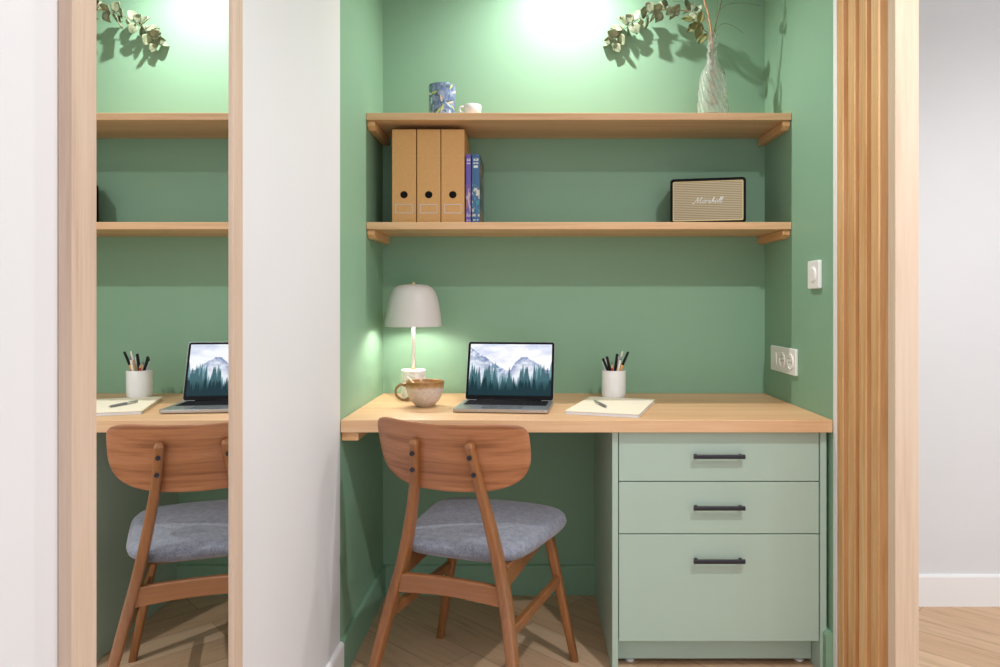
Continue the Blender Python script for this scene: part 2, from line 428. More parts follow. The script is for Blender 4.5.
# seat cushion
def seat_outline(k, n=72):
    out = []
    for i in range(n):
        a = 2*PI*i/n; c, s_ = math.cos(a), math.sin(a); e = .42
        x = math.copysign(abs(c)**e, c); y = math.copysign(abs(s_)**e, s_)
        v = -.190 + y*.205
        hw = .208 + .026*y
        out.append((x*hw - math.copysign(k, x)*min(1, abs(x)*1.3), v - y*k + .012*(1-x*x)*(1 if y > 0 else 0)))
    return out
bm = bmesh.new(); rings = []
zb, zt = .420, .478
for k, z in ((.055, zb-.004), (.030, zb), (.012, zb+.008), (.003, zb+.018), (0, zb+.028), (.004, zb+.040), (.014, zt-.008), (.030, zt-.003)):
    rings.append([(x, y, z + .006*((y+.19)/.2) * (1 if z > zb+.03 else .3) - .006) for x, y in seat_outline(k)])
last = rings[-1]
for f, dz in ((.8, .003), (.6, .006), (.4, .008), (.2, .009), (.03, .0092)):
    rings.append([(x*f, -.19+(y+.19)*f, zt-.009+dz+.006*((y+.19)*f/.2)) for x, y, z in last])
loft(bm, rings)
obj('seat_cushion', bm, M['fabric'], ch, smooth=True)
# curved plywood back
def back_pt(a, z, off):
    # a: across, z height; the sheet curves round the sitter and reclines
    tilt = -(z-.715)*.27
    v = -.455 + 1.5*a*a + tilt
    n = Vector((-3.0*a, 1, 0)).normalized()
    return (a - .002 + n.x*off, v + n.y*off, z + .23*a*a)
def back_outline(n=96):
    pts = []
    # half widths as function of angle: rounded rectangle, wide radii at the bottom
    for i in range(n):
        th = 2*PI*i/n; c, s_ = math.cos(th), math.sin(th)
        e = .37 if s_ > 0 else .50
        x = math.copysign(abs(c)**e, c)*.221
        z = math.copysign(abs(s_)**e, s_)*(.077 if s_ > 0 else .105) + .717
        x *= 1 - .05*max(0, (.70-z)/.08)
        pts.append((x, z))
    return pts
OUT = back_outline()
bm = bmesh.new(); th = .0055
def ring(k, off): return [back_pt(x*k, .716+(z-.716)*k, off) for x, z in OUT]
R = [ring(k, -th) for k in (.02, .2, .4, .6, .8, .93, .985)] + [ring(1.0, -th*.5), ring(1.0, th*.5)] + [ring(k, th) for k in (.985, .93, .8, .6, .4, .2, .02)]
loft(bm, R)
obj('backrest', bm, M['ply'], ch, smooth=True)

# ------------------------------------------------------------ file boxes and books on the lower shelf
Z2 = 1.3785; Z1 = 1.7495
for px0, px1, lab in ((392, 416, 'leftmost of the three kraft cardboard file boxes on the lower shelf'), (417, 440.4, 'middle one of the three kraft cardboard file boxes on the lower shelf'), (441.2, 464.4, 'rightmost of the three kraft file boxes, next to the purple book')):
    Df = 2.455; x0, x1 = PX(px0, Df), PX(px1, Df); w = (x1-x0)/2; zt = PZ(129.3, Df)-Z2
    e = empty('file_box', ((x0+x1)/2, Df, Z2), label=lab, cat='file box', group='kraft file boxes on the lower shelf')
    obj('box_body', B(-w, w, 0, .205, 0, zt), M['kraft'], e, bevel=.0015)
    zc = PZ(194.7, Df)-Z2; bm = bmesh.new()
    loft(bm, [[(.013*math.cos(a*PI/16), y, zc+.0125*math.sin(a*PI/16)) for a in range(32)] for y in (-.0008, .001)])
    props(obj('finger_hole', bm, M['shadow'], e), label='round black finger hole')
    z0, z1 = PZ(212.8, Df)-Z2, PZ(204.3, Df)-Z2; bm = bmesh.new(); q = .030
    for a in ((-q, q, z1-.0018, z1), (-q, -q+.0018, z0, z1-.0018), (q-.0018, q, z0, z1-.0018)): box(bm, a[0], a[1], -.0018, 0, a[2], a[3])
    box(bm, -q, q, -.0018, 0, z0-.0018, z0)
    props(obj('label_holder', bm, M['steel'], e), label='thin metal label frame')
def lerp3(a, b, t): return tuple(a[i]+(b[i]-a[i])*t for i in range(3))
def hsh(i, j): 
    v = math.sin(i*127.1+j*311.7)*43758.5453; return v-math.floor(v)
def vnoise(x, y):
    i, j = math.floor(x), math.floor(y); fx, fy = x-i, y-j; fx = fx*fx*(3-2*fx); fy = fy*fy*(3-2*fy)
    a, b, c, d = hsh(i,j), hsh(i+1,j), hsh(i,j+1), hsh(i+1,j+1)
    return (a+(b-a)*fx)*(1-fy)+(c+(d-c)*fx)*fy
def fbm(x, y, o=4): return sum(vnoise(x*2**k, y*2**k)*.5**(k+1) for k in range(o))
def book(px0, px1, py, Df, dep, base, mark, lab, art):
    x0, x1 = PX(px0, Df), PX(px1, Df); w = (x1-x0)/2; h = PZ(py, Df)-Z2
    e = empty('hardback_book', ((x0+x1)/2, Df, Z2), label=lab, cat='book', group='hardback books beside the file boxes')
    bm = bmesh.new(); t = .002
    box(bm, -w, -w+t, 0, dep, 0, h); box(bm, w-t, w, 0, dep, 0, h); box(bm, -w+t, w-t, .0, t, 0, h)
    def cf(u, v):
        c = base
        if (.905 < v < .935) or (.86 < v < .88) or (.045 < v < .065): 
            if .15 < u < .85 and (hsh(int(u*9), int(v*60)) > .25): c = mark
        if .80 < v < .835 and .2 < u < .8 and art: c = mark
        if .10 < v < .56:
            n = fbm(u*3+base[0]*40, v*16)
            if n > .50: c = lerp3(base, art and (.62, .62, .55) or (.60, .45, .50), min(1, (n-.5)*9))
            if n < .36: c = lerp3(base, (.42, .22, .08) if not art else (.05, .30, .35), .8)
        return c
    cov = obj('book_cover', bm, plain('cover', base+(1,), .4), e)
    color_grid('spine_print', 16, 120, lambda u, v: (-w+2*w*u, -.0012-.0015*math.sin(PI*u), h*v), cf, M['print'], cov)
    def cs(u, v):
        n = fbm(u*7+3, v*9); c = lerp3((.03,.07,.14), (.10,.18,.26), n*2-.6)
        if n > .54: c = lerp3(c, (.40,.20,.07), min(1, (n-.54)*10))
        if n < .37: c = (.03,.03,.05)
        return c
    color_grid('cover_print', 40, 60, lambda u, v: (w+.0006, dep*u, h*v), cs, M['print'], cov)
    obj('pages', B(-w+t+.0002, w-t-.0002, .004, dep-.004, .003, h-.003), M['paper'], e)
book(465.8, 471.2, 154.5, 2.465, .195, (.16,.10,.42), (.75,.70,.80), 'thin purple hardback book upright next to the rightmost file box', False)
book(472.0, 479.6, 154.3, 2.455, .205, (.045,.13,.30), (.70,.74,.78), 'blue hardback book with patterned cover, last upright book on the lower shelf', True)

# ------------------------------------------------------------ speaker
Dl, Dr = 2.53, 2.475
xl, xr = PX(670.3, Dl), PX(746, Dr); ang = math.atan2(Dr-Dl, xr-xl); W = math.hypot(xr-xl, Dr-Dl)
HS = PZ(178, 2.5)-Z2
sp = empty('tabletop_speaker', ((xl+xr)/2, (Dl+Dr)/2, Z2), ang, label='black portable speaker with beige ribbed grille and white script on the lower shelf', cat='speaker')
bm = bmesh.new()
loft(bm, [[(a, y, HS/2+.003+b) for a, b in rrect(W, HS-.006, .012, 6)] for y in (.004, .118)])
obj('speaker_case', bm, plain('black leatherette', (.007,.007,.009,1), .6, nz=.3, nscale=400, bumpy=.2), sp, bevel=.002)
# front surround ring
bm = bmesh.new(); o_ = rrect(W, HS-.006, .012, 6); i_ = rrect(W-.018, HS-.026, .005, 6); zc = HS/2+.003
A = [[bm.verts.new((a, y, zc+b)) for a, b in pl] for pl, y in ((o_, .004), (o_, -.002), (i_, -.002), (i_, .004))]
for r0, r1 in zip(A, A[1:]):
    for k in range(len(r0)): 
        j = (k+1) % len(r0); bm.faces.new((r0[k], r0[j], r1[j], r1[k]))
obj('front_surround', bm, M['blackp'], sp)
bm = bmesh.new(); gi = rrect(W-.0185, HS-.0265, .005, 6); g2 = rrect(W-.0225, HS-.0305, .004, 6)
A = [[bm.verts.new((a, y, zc+b)) for a, b in pl] for pl, y in ((gi, .001), (gi, -.0012), (g2, -.0012), (g2, .001))]
for r0, r1 in zip(A, A[1:]):
    for k in range(len(r0)):
        j = (k+1) % len(r0); bm.faces.new((r0[k], r0[j], r1[j], r1[k]))
props(obj('gold_piping', bm, M['brass'], sp), label='thin gold piping')
bm = bmesh.new(); loft(bm, [[(a, y, zc+b) for a, b in g2] for y in (0, .0035)])
obj('grille', bm, M['grille'], sp)
for s in (-1, 1):
    for yy in (.02, .1):
        bm = bmesh.new(); lathe(bm, [(.007, 0), (.007, .0035)], 14, s*(W/2-.03), yy); obj('foot', bm, M['blackp'], sp)
# script lettering, one pen stroke after another
strokes = []
def st(x, *pts): strokes.append([(x+p[0], p[1]) for p in pts])
st(0, (-.3,.0),(0,-.05),(.35,.5),(.55,1.15),(.6,.6),(.62,0),(.95,.6),(1.3,1.15),(1.2,.5),(1.15,.05),(1.35,.0),(1.6,.2))
st(1.55, (.55,.5),(.3,.55),(.1,.25),(.2,0),(.45,.1),(.6,.5),(.55,.1),(.75,.05))
st(2.25, (0,.1),(.15,.55),(.25,.5),(.5,.5),(.45,.2),(.6,.05))
st(2.8, (0,.1),(.35,.6),(.3,.35),(.45,.1),(.3,-.02),(.1,.05),(.4,.05),(.6,.2))
st(3.35, (0,.1),(.35,.9),(.3,1.1),(.15,.7),(.1,0),(.3,.5),(.45,.45),(.45,.1),(.65,.1))
st(3.95, (.55,.5),(.3,.55),(.1,.25),(.2,0),(.45,.1),(.6,.5),(.55,.1),(.75,.1))
st(4.65, (0,.1),(.35,.8),(.35,1.15),(.2,.9),(.1,.2),(.2,0),(.4,.15))
st(5.0, (0,.1),(.35,.8),(.35,1.15),(.2,.9),(.1,.2),(.2,0),(.6,.25))
bm = bmesh.new(); sc = .0178
for s in strokes:
    pp = spline([((x-2.7+.28*y)*sc, -.0012, zc-.007+y*sc) for x, y in s], 5)
    tube(bm, pp, .00115, 6)
props(obj('script_logo', bm, M['plugw'], sp), label='white cursive lettering')

# ------------------------------------------------------------ things on the upper shelf
def jar_art(u, v):
    n = fbm(u*26, v*7+2); c = lerp3((.12,.18,.34), (.30,.38,.56), min(1, max(0, (n-.3)*2.6)))
    m = fbm(u*34+9, v*11+5, 3)
    # leaf shaped marks
    for k in range(44):
        cu, cv = hsh(k, 3), hsh(k, 8); du = (u-cu+.5) % 1-.5; du *= 3.1; dv = (v-cv)*1.4; a = hsh(k, 5)*PI
        x, y = du*math.cos(a)+dv*math.sin(a), -du*math.sin(a)+dv*math.cos(a)
        if abs(x) < .17 and abs(y) < .035*(1-(x/.17)**2)+.004:
            return [(.80,.82,.74), (.55,.60,.18), (.72,.55,.40), (.50,.62,.72), (.12,.22,.16)][k % 5]
    if m < .3: c = (.05,.12,.13)
    return c
D = 2.50; r = 26.6*D/F/2
e = empty('candle_jar', (PX(442.3, D), D, Z1), label='blue cylindrical jar printed with leaves on the upper shelf', cat='jar')
hj = PZ(86, D)-Z1
bm = bmesh.new(); lathe(bm, [(r*.9, 0), (r*.98, .002), (r*.985, hj-.004), (r, hj-.001), (r*.96, hj), (r*.93, hj-.002), (r*.93, hj-.03), (.001, hj-.03)], 48, cap1=False)
jb = obj('jar_body', bm, plain('blue ceramic', (.10,.16,.34,1), .3), e, smooth=True)
color_grid('printed_pattern', 260, 70, lambda u, v: (r*1.002*math.cos(u*2*PI), r*1.002*math.sin(u*2*PI), .003+(hj-.006)*v), jar_art, M['print'], jb)
D = 2.47; r = 17.3*D/F/2
e = empty('espresso_cup', (PX(472.8, D), D, Z1), label='small white cup on the upper shelf right of the blue jar', cat='cup')
hj = PZ(105.5, D)-Z1
bm = bmesh.new(); lathe(bm, [(r*.70, 0), (r*.82, .003), (r*.96, .02), (r, hj-.001), (r*.97, hj), (r*.92, hj-.003), (r*.86, .02), (.001, .010)], 40, cap1=False)
obj('cup_body', bm, M['ceram'], e, smooth=True)
bm = bmesh.new(); tube(bm, spline([(-r*.93, 0, hj*.88), (-r-.012, 0, hj*.86), (-r-.014, 0, hj*.55), (-r*.93, 0, hj*.38)], 6), .0042, 8)
obj('handle', bm, M['ceram'], e, smooth=True)

# glass decanter
D = 2.50; s = F/D
vx = PX(712.3, D)
vase = empty('glass_vase', (vx, D, Z1), math.radians(12), label='cut glass decanter-shaped vase with diagonal ribs on the upper shelf', cat='vase')
def vz(py): return PZ(py, D)-Z1
prof = [(.0520, 0), (.0525, .004), (.0500, .03), (.046, .10), (.0405, vz(76)), (.037, vz(72)), (.029, vz(67)), (.0215, vz(62)), (.0195, vz(57)), (.0215, vz(55.5)), (.0225, vz(54)), (.0175, vz(52)), (.0165, vz(49)), (.0195, vz(47.5)), (.0205, vz(46)), (.0155, vz(43.5)), (.0150, vz(39)), (.0185, vz(36.5)), (.0205, vz(35)), (.0195, vz(34.3))]
def vr(z):
    for (r0, z0), (r1, z1) in zip(prof, prof[1:]):
        if z0 <= z <= z1: return r0+(r1-r0)*(z-z0)/max(1e-6, z1-z0)
    return prof[-1][0]
zs = [vz(76)*i/40 for i in range(41)] + [z for _, z in prof[5:]]
bm = bmesh.new(); seg = 96; rings = []
for z in zs:
    body = min(1, max(0, (vz(66)-z)/.03)); ring_ = []
    for i in range(seg):
        a = 2*PI*i/seg; sq = 1/((abs(math.cos(a))**5+abs(math.sin(a))**5)**(1/5))
        sq = 1+(sq*1.02-1-.04)*body
        rib = .0022*math.sin(14*a + z*150)*body*(1 if z > .004 else 0) + (.0008*math.sin(8*a)*(1-body))
        rr = vr(z)*.93*sq + rib
        ring_.append((rr*math.cos(a), rr*math.sin(a), z))
    rings.append(ring_)
for z in reversed([q for q in zs if q > .012]):
    body = min(1, max(0, (vz(66)-z)/.03))
    rings.append([((vr(z)*.93-.0038)*(1+((1/((abs(math.cos(2*PI*i/seg))**5+abs(math.sin(2*PI*i/seg))**5)**.2))-1)*.8*body)*math.cos(2*PI*i/seg), (vr(z)*.93-.0038)*(1+((1/((abs(math.cos(2*PI*i/seg))**5+abs(math.sin(2*PI*i/seg))**5)**.2))-1)*.8*body)*math.sin(2*PI*i/seg), z) for i in range(seg)])
loft(bm, rings)
obj('vase_body', bm, M['glass'], vase, smooth=True)

# branches in the vase
def leafmesh(bm, c, d, up, w, l, cup=.25):
    d = d.normalized(); n = (up - d*up.dot(d)).normalized(); sd = d.cross(n)
    rows = []
    for i in range(7):
        t = i/6; hw = w*math.sin(PI*min(.98, max(.04, t))**.85)
        rows.append([c + d*(l*t) + sd*(hw*q) + n*(cup*w*(q*q) - .25*l*t*t*cup*2) for q in (-1, -.5, 0, .5, 1)])
    V = [[bm.verts.new(p) for p in r_] for r_ in rows]
    for a, b in zip(V, V[1:]):
        for k in range(4): bm.faces.new((a[k], a[k+1], b[k+1], b[k]))
def P3(px, py, D_): return Vector((PX(px, D_), D_, PZ(py, D_)))
mouth = P3(712, 35, 2.50)
base = Vector((vx, D, Z1))
def plant(name, label, cat, pts, rad, leaves, smat, lmat, group=None):
    o0 = pts[0]; e = empty(name, tuple(o0), label=label, cat=cat, group=group)
    sp_ = [p-o0 for p in spline(pts, 8)]
    bm = bmesh.new(); tube(bm, sp_, rad, 7); obj('stem', bm, smat, e, smooth=True)
    if leaves:
        bm = bmesh.new(); leaves(bm, sp_, o0)
        o = obj('foliage', bm, lmat, e, smooth=True)
        so = o.modifiers.new('solid', 'SOLIDIFY'); so.thickness = .0007
def euc_leaves(t0, size, step=1, seedv=1, droop=.0):
    def f(bm, sp_, o0):
        rnd = random.Random(seedv); n = len(sp_)
        for i in range(int(n*t0), n, step):
            p = sp_[i]; t = (sp_[min(i+1, n-1)]-sp_[max(i-1, 0)]).normalized()
            for s_ in (-1, 1):
                az = rnd.uniform(0, PI)+ (0 if s_ > 0 else PI)
                a = t.orthogonal().normalized(); b = t.cross(a)
                d = (a*math.cos(az)+b*math.sin(az))*.9 + t*.35 + Vector((0, 0, rnd.uniform(-.2, .35)))
                sz = size(i/n)*rnd.uniform(.8, 1.15)
                c = p + d.normalized()*.003
                leafmesh(bm, c, d, Vector((rnd.uniform(-.8, .8), -1+rnd.uniform(-.5,.9), rnd.uniform(-.5, .8))), sz*.52, sz*1.05, rnd.uniform(.1, .5))
    return f
plant('eucalyptus_branch', 'eucalyptus branch with round grey-green leaves arching left out of the glass vase', 'branch',
      [base+Vector((.012, .0, .05)), P3(711, 60, 2.5), P3(710.5, 34, 2.5), P3(706, 20, 2.52), P3(694, 13, 2.555), P3(678, 10, 2.59), P3(660, 11, 2.61), P3(642, 17, 2.625), P3(626, 28, 2.635), P3(617, 37, 2.645), P3(612, 46, 2.650)],
      lambda t: .0022*(1-.6*t), euc_leaves(.38, lambda t: .046-.022*abs(t-.68)*2, 3, 6), M['twig'], M['leaf'])
plant('eucalyptus_branch', 'upright leafy eucalyptus branch rising from the glass vase towards the ceiling', 'branch',
      [base+Vector((-.010, .004, .05)), P3(713, 60, 2.5), P3(713.5, 34, 2.5), P3(722, 0, 2.46), P3(733, -50, 2.42), P3(740, -95, 2.40)],
      lambda t: .0022*(1-.6*t), euc_leaves(.62, lambda t: .034, 2, 9), M['twig'], M['leafg'])
plant('dried_reed', 'thick pale tan reed stem leaning left out of the glass vase', 'dried stem',
      [base+Vector((.004, -.010, .05)), P3(713, 60, 2.5), P3(711.8, 34, 2.49), P3(707.5, 10, 2.47), P3(704.5, 0, 2.46), P3(696, -60, 2.42)],
      .0037, None, M['reed'], None)
def few(lst, w, l):
    def f(bm, sp_, o0):
        for (px, py, D_, dx, dz) in lst: leafmesh(bm, P3(px, py, D_)-o0, Vector((dx, -.1, dz)), Vector((0, -1, .4)), w, l, .3)
    return f
plant('leafy_sprig', 'short green sprig with a drooping leaf at the mouth of the glass vase', 'sprig',
      [base+Vector((-.004, .010, .05)), P3(710, 60, 2.5), P3(709, 36, 2.495), P3(704, 30, 2.47), P3(698, 24, 2.46)],
      .0014, few([(707, 34.5, 2.48, -.7, -.7), (703, 30, 2.47, -.5, .4), (700, 27, 2.46, -.3, -1), (697, 24, 2.46, -1, -.8), (699, 24, 2.46, .2, 1), (694, 21, 2.46, -1, .2)], .015, .046), M['twig'], M['leafg'])
gr = [([(714, 34), (716, 26), (717, 10), (719, -30)], 2.50, 'thin green stem rising straight above the glass vase mouth'),
      ([(715, 34), (718, 14), (726, 5), (742, 3), (760, 6)], 2.49, 'thin green stem arching right above the glass vase, topmost of the two arching right'),
      ([(715, 34), (719, 26), (726, 23.5), (735, 27), (743, 33)], 2.48, 'thin green stem bending right and down beside the glass vase mouth'),
      ([(712, 34), (709, 18), (700, 9), (688, 3), (672, 1)], 2.47, 'thin green stem arching left above the eucalyptus leaves')]
for pts, D_, lab in gr:
    plant('grass_stem', lab, 'stem', [base+Vector((.006, .004, .06)), P3(712.5, 58, 2.5), P3(713, 40, 2.5)] + [P3(a, b, D_) for a, b in pts], lambda t: .0011*(1-.4*t),
          None, M['grass'], M['grass'], group='thin stems in the glass vase')

# ------------------------------------------------------------ table lamp
D = 2.50; s = F/D
lx = PX(413.4, D)
lamp = empty('table_lamp', (lx, D, DESK+.0005), label='white dome table lamp with a marble base, lit, at the left end of the desk', cat='lamp')
lz = lambda py: PZ(py, D)-DESK-.0005
hb = lz(369.3); rb = 24.5/s/2
bm = bmesh.new(); lathe(bm, [(rb-.002, 0), (rb, .002), (rb, hb-.003), (rb-.003, hb)], 48); obj('lamp_base', bm, M['marble'], lamp, smooth=True).modifiers.new('e', 'EDGE_SPLIT')
bm = bmesh.new(); lathe(bm, [(.011, hb), (.011, hb+.004)], 24); obj('collar', bm, M['brass'], lamp)
bm = bmesh.new(); lathe(bm, [(.0058, hb+.004), (.0058, lz(290))], 24); obj('pole', bm, M['lampw'], lamp, smooth=True)
zt, zb_ = lz(284.3), lz(326.3); rs = 56.5/s/2; hh = zt-zb_
pr = [(rs, 0), (rs*.985, .12), (rs*.955, .30), (rs*.91, .50), (rs*.85, .68), (rs*.77, .82), (rs*.66, .92), (rs*.50, .975), (rs*.30, .997), (.012, 1.0)]
bm = bmesh.new(); outer = [(r_, zb_+hh*k) for r_, k in pr]; inner = [(max(.010, r_-.0018), z-.0018*(0 if i == 0 else 1)) for i, (r_, z) in enumerate(outer)]
lathe(bm, outer + inner[::-1], 64, cap0=False, cap1=False)
obj('lamp_shade', bm, M['lampw'], lamp, smooth=True)
bm = bmesh.new(); lathe(bm, [(.013, zt-.003), (.013, zt+.0015), (.008, zt+.002), (.008, zt+.006)], 24); obj('finial', bm, M['brass'], lamp)
bm = bmesh.new(); lathe(bm, [(.0075, zb_+.062), (.016, zb_+.066), (.024, zb_+.078), (.025, zb_+.090), (.018, zb_+.105), (.010, zb_+.112)], 24)
obj('bulb', bm, M['bulb'], lamp, smooth=True)

# ------------------------------------------------------------ stoneware cup with spoon
D = 2.34; s = F/D
cx_ = PX(425, D); cup = empty('stoneware_cup', (cx_, D, DESK+.0005), math.radians(0), label='wide speckled beige cup with brown rim on the desk in front of the lamp', cat='cup')
hc = PZ(380.8, D)-DESK; rc = 38.5/s/2
bm = bmesh.new()
lathe(bm, [(rc*.40, 0), (rc*.45, .003), (rc*.58, .009), (rc*.77, .023), (rc*.915, .045), (rc*.99, .066), (rc, hc-.002), (rc*.985, hc), (rc*.955, hc-.002), (rc*.93, .066), (rc*.86, .045), (rc*.70, .025), (rc*.4, .012), (.001, .010)], 56, cap1=False)
obj('cup_body', bm, M['cup'], cup, smooth=True)
bm = bmesh.new()
pp = spline([(-rc*.93, -.004, hc*.80), (-rc-.014, -.007, hc*.86), (-rc-.030, -.008, hc*.70), (-rc-.030, -.008, hc*.45), (-rc-.010, -.006, hc*.27), (-rc*.82, -.004, hc*.30)], 7)
tube(bm, pp, lambda t: .0052-.0012*math.sin(PI*t), 10); obj('handle', bm, M['cuph'], cup, smooth=True)
spn = empty('teaspoon', (cx_, D, DESK+.016), label='pale slim teaspoon standing in the stoneware cup', cat='spoon')
bm = bmesh.new(); a = Vector((.018, .0, .004)); b_ = Vector((PX(407.5, D-.01)-cx_, -.012, PZ(376.5, D)-DESK-.016))
tube(bm, [a, a.lerp(b_, .35), a.lerp(b_, .7), b_], lambda t: .0022+.0012*t, 8); obj('spoon_handle', bm, M['cream'], spn, smooth=True)
bm = bmesh.new(); V = []
lathe(bm, [(.0005, -.004), (.008, -.0025), (.0115, .0005), (.008, .0002), (.0005, -.0022)], 20, .022, 0); obj('spoon_bowl', bm, M['cream'], spn, smooth=True)

# ------------------------------------------------------------ laptop
# base front-left, front-right, hinge line
A0 = Vector((-.2430, 2.206)); A1 = Vector((.0560, 2.172))
ang = math.atan2(A1.y-A0.y, A1.x-A0.x); LW = .301; mid = (A0+A1)/2
lap = empty('laptop', (mid.x, mid.y, DESK+.0005), ang, label='open slim silver laptop showing a misty mountain and pine forest on the desk', cat='laptop')
LD = .205
bm = bmesh.new(); loft(bm, [[(a, LD/2+b, z) for a, b in rrect(LW-i*2, LD-i*2, .010, 5)] for i, z in ((.004, .001), (.001, .003), (0, .007), (0, .0115), (.0008, .0125))])
deck = obj('laptop_base', bm, M['alu'], lap)
bm = bmesh.new(); box(bm, -.038, .038, -.0006, .006, .0105, .0128); props(obj('lid_notch', bm, M['steel'], deck), label='bright opening notch')
bm = bmesh.new(); loft(bm, [[(a, .140+b, z) for a, b in rrect(.272, .102, .004, 3)] for z in (.0122, .0128)])
kb = obj('keyboard', bm, M['blackp'], deck)
bm = bmesh.new()
for r_ in range(6):
    n = 14; y0 = .0925+r_*.0163
    if r_ == 0: xs = [(-.134, -.116), (-.114, -.097), (-.095, -.078), (-.076, -.053), (-.051, .046), (.048, .070), (.072, .090), (.092, .104), (.106, .118), (.120, .134)]
    else: xs = [(-.134+k*(.268/n)+.001, -.134+(k+1)*(.268/n)-.001) for k in range(n)]
    for x0, x1 in xs: box(bm, x0, x1, y0, y0+.0143, .0128, .0136)
obj('keys', bm, plain('dark keycap', (.012,.012,.016,1), .7), kb)
bm = bmesh.new(); loft(bm, [[(a, .042+b, z) for a, b in rrect(.13, .070, .004, 3)] for z in (.0120, .0127)])
obj('trackpad', bm, plain('satin aluminium', (.42,.43,.46,1), .25, .8), deck)
TL = math.radians(17); hy_ = LD-.006; LH = .202
def lidp(a, h, o): # o outwards toward the viewer
    return (a, hy_ + h*math.sin(TL) - o*math.cos(TL), .0135 + h*math.cos(TL) + o*math.sin(TL))
def lidring(w, h, o, r, hc_): return [lidp(a, hc_+b, o) for a, b in rrect(w, h, r, 5)]
bm = bmesh.new(); loft(bm, [lidring(LW, LH, -.0045, .009, LH/2), lidring(LW, LH, .0000, .009, LH/2)])
lid = obj('lid', bm, M['alu'], lap)
bm = bmesh.new(); loft(bm, [lidring(LW-.0015, LH-.0015, 0, .0085, LH/2), lidring(LW-.002, LH-.002, .0008, .008, LH/2)])
obj('screen_bezel', bm, M['blackp'], lid)
bm = bmesh.new(); tube(bm, [(-.11, hy_, .0125), (.11, hy_, .0125)], .0045, 12); obj('hinge', bm, M['blackp'], lap, smooth=True)
def ridge1(u): # left slope falling to the right
    return .93 - 1.0*u + .05*(fbm(u*14, 3.1)-.5) if u < .46 else .40
def ridge2(u): # rounded dome right of the middle
    d = (u-.66)/.15 if u < .66 else (u-.66)/.24
    b = .50+.26*max(0, 1-abs(d)**1.7) if abs(d) < 1 else .50-.05*min(1, abs(d)-1)
    return b + .09*(fbm(u*20, 9.7)-.5)
TR = []
rr_ = random.Random(11)
for k in range(130):
    lay = k % 3; u = rr_.random(); base_h = (.46, .38, .28)[lay]
    h_ = base_h + rr_.uniform(-.08, .20)*(1.0 if lay < 2 else .5)
    if .33 < u < .62: h_ *= .72
    TR.append((lay, u, h_, rr_.uniform(.022, .036)))
TR += [(1, .49, .55, .03), (1, .645, .53, .035), (1, .24, .62, .035), (0, .87, .62, .04), (1, .12, .55, .03), (1, .06, .58, .028), (1, .31, .56, .03), (1, .95, .54, .03)]
TR.sort(key=lambda t: t[0])
def scr_col(u, v):
    n = fbm(u*5, v*6+1)
    sky = lerp3((.95,.95,.98), (.62,.68,.86), min(1, max(0, (n-.42)*3.5)) * (.25+.75*v))
    c = sky
    r2 = ridge2(u)
    if v < r2:
        k = min(1, (r2-v)/.26); m = fbm(u*18, v*22+7)
        c = lerp3(lerp3((.20,.26,.48), (.75,.80,.92), min(1, max(0, (m-.30)*2.6))), (.86,.89,.95), k*.85)
    r1 = ridge1(u)
    if v < r1 and u < .46:
        k = min(1, (r1-v)/.30); m = fbm(u*24+5, v*24)
        c = lerp3(lerp3((.13,.20,.40), (.80,.84,.94), min(1, max(0, (m-.30)*2.6))), (.80,.86,.93), k*.7)
    g = fbm(u*4+7, v*3)
    for lay, cu, hh_, w in TR:
        if v < hh_:
            t = (hh_-v)/.34; hw = w*t*(.75+.55*((t*17) % 1)) + .0015
            if abs(u-cu) < hw:
                tc_ = ((.055,.21,.27), (.008,.09,.11), (.002,.03,.04))[lay]
                fog = max(0, min(.9, (.22-.14*lay)*(g*1.5) + (.22 if .36 < u < .58 and lay < 1 else 0)))
                c = lerp3(tc_, (.66,.77,.84), fog*min(1, .5+v))
    if v < .30: c = lerp3(c, (.003,.03,.04), min(1, (.30-v)/.22))
    return c
sw, sh = LW-.018, LH-.024
color_grid('screen', 220, 150, lambda u, v: lidp(-sw/2+sw*u, .0155+sh*v, .0011), scr_col, M['screen'], lid)

# ------------------------------------------------------------ notebook and pen
nb_c = Vector((.268, 2.30)); na = math.radians(-18)
nb = empty('notebook', (nb_c.x, nb_c.y, DESK+.0005), na, label='closed notebook with a cream cover lying on the desk beside the laptop', cat='notebook')
obj('page_block', B(-.112, .112, -.170, .170, .001, .0095), M['paper'], nb, bevel=.0008)
obj('cover', B(-.115, .1145, -.1725, .1725, .0097, .0107), M['cream'], nb)
obj('cover', B(-.115, .1145, -.1725, .1725, 0, .0010), M['cream'], nb)
bm = bmesh.new()
for k in range(22): 
    y = -.158+k*.0150; tube(bm, [( -.1125+.0045*math.cos(a), y, .0055+.0058*math.sin(a)) for a in [i*PI/6 for i in range(2, 11)]], .0006, 5)
obj('spiral_binding', bm, M['brass'], nb)
def pen(name, label, cat, p0, p1, r, bands, group=None, clip=True):
    p0, p1 = Vector(p0), Vector(p1); e = empty(name, tuple(p0), label=label, cat=cat, group=group)
    d = p1-p0; L = d.length; q = d.to_track_quat('Z', 'Y'); e.rotation_mode = 'XYZ'; e.rotation_euler = q.to_euler()
    for nm, t0, t1, r0, r1, mt in bands:
        bm = bmesh.new(); lathe(bm, [(r*r0*.9, L*t0), (r*r0, L*t0+.0008), (r*r1, L*t1-.0008), (r*r1*.85, L*t1)], 16)
        obj(nm, bm, M[mt], e, smooth=True)
    if clip:
        bm = bmesh.new(); box(bm, -.0012, .0012, -r*1.55, -r*1.2, L*.66, L*.93); box(bm, -.0012, .0012, -r*1.25, -r*.8, L*.90, L*.93)
        obj('clip', bm, M['steel'], e)
zp = DESK+.0005+.0107+.0048
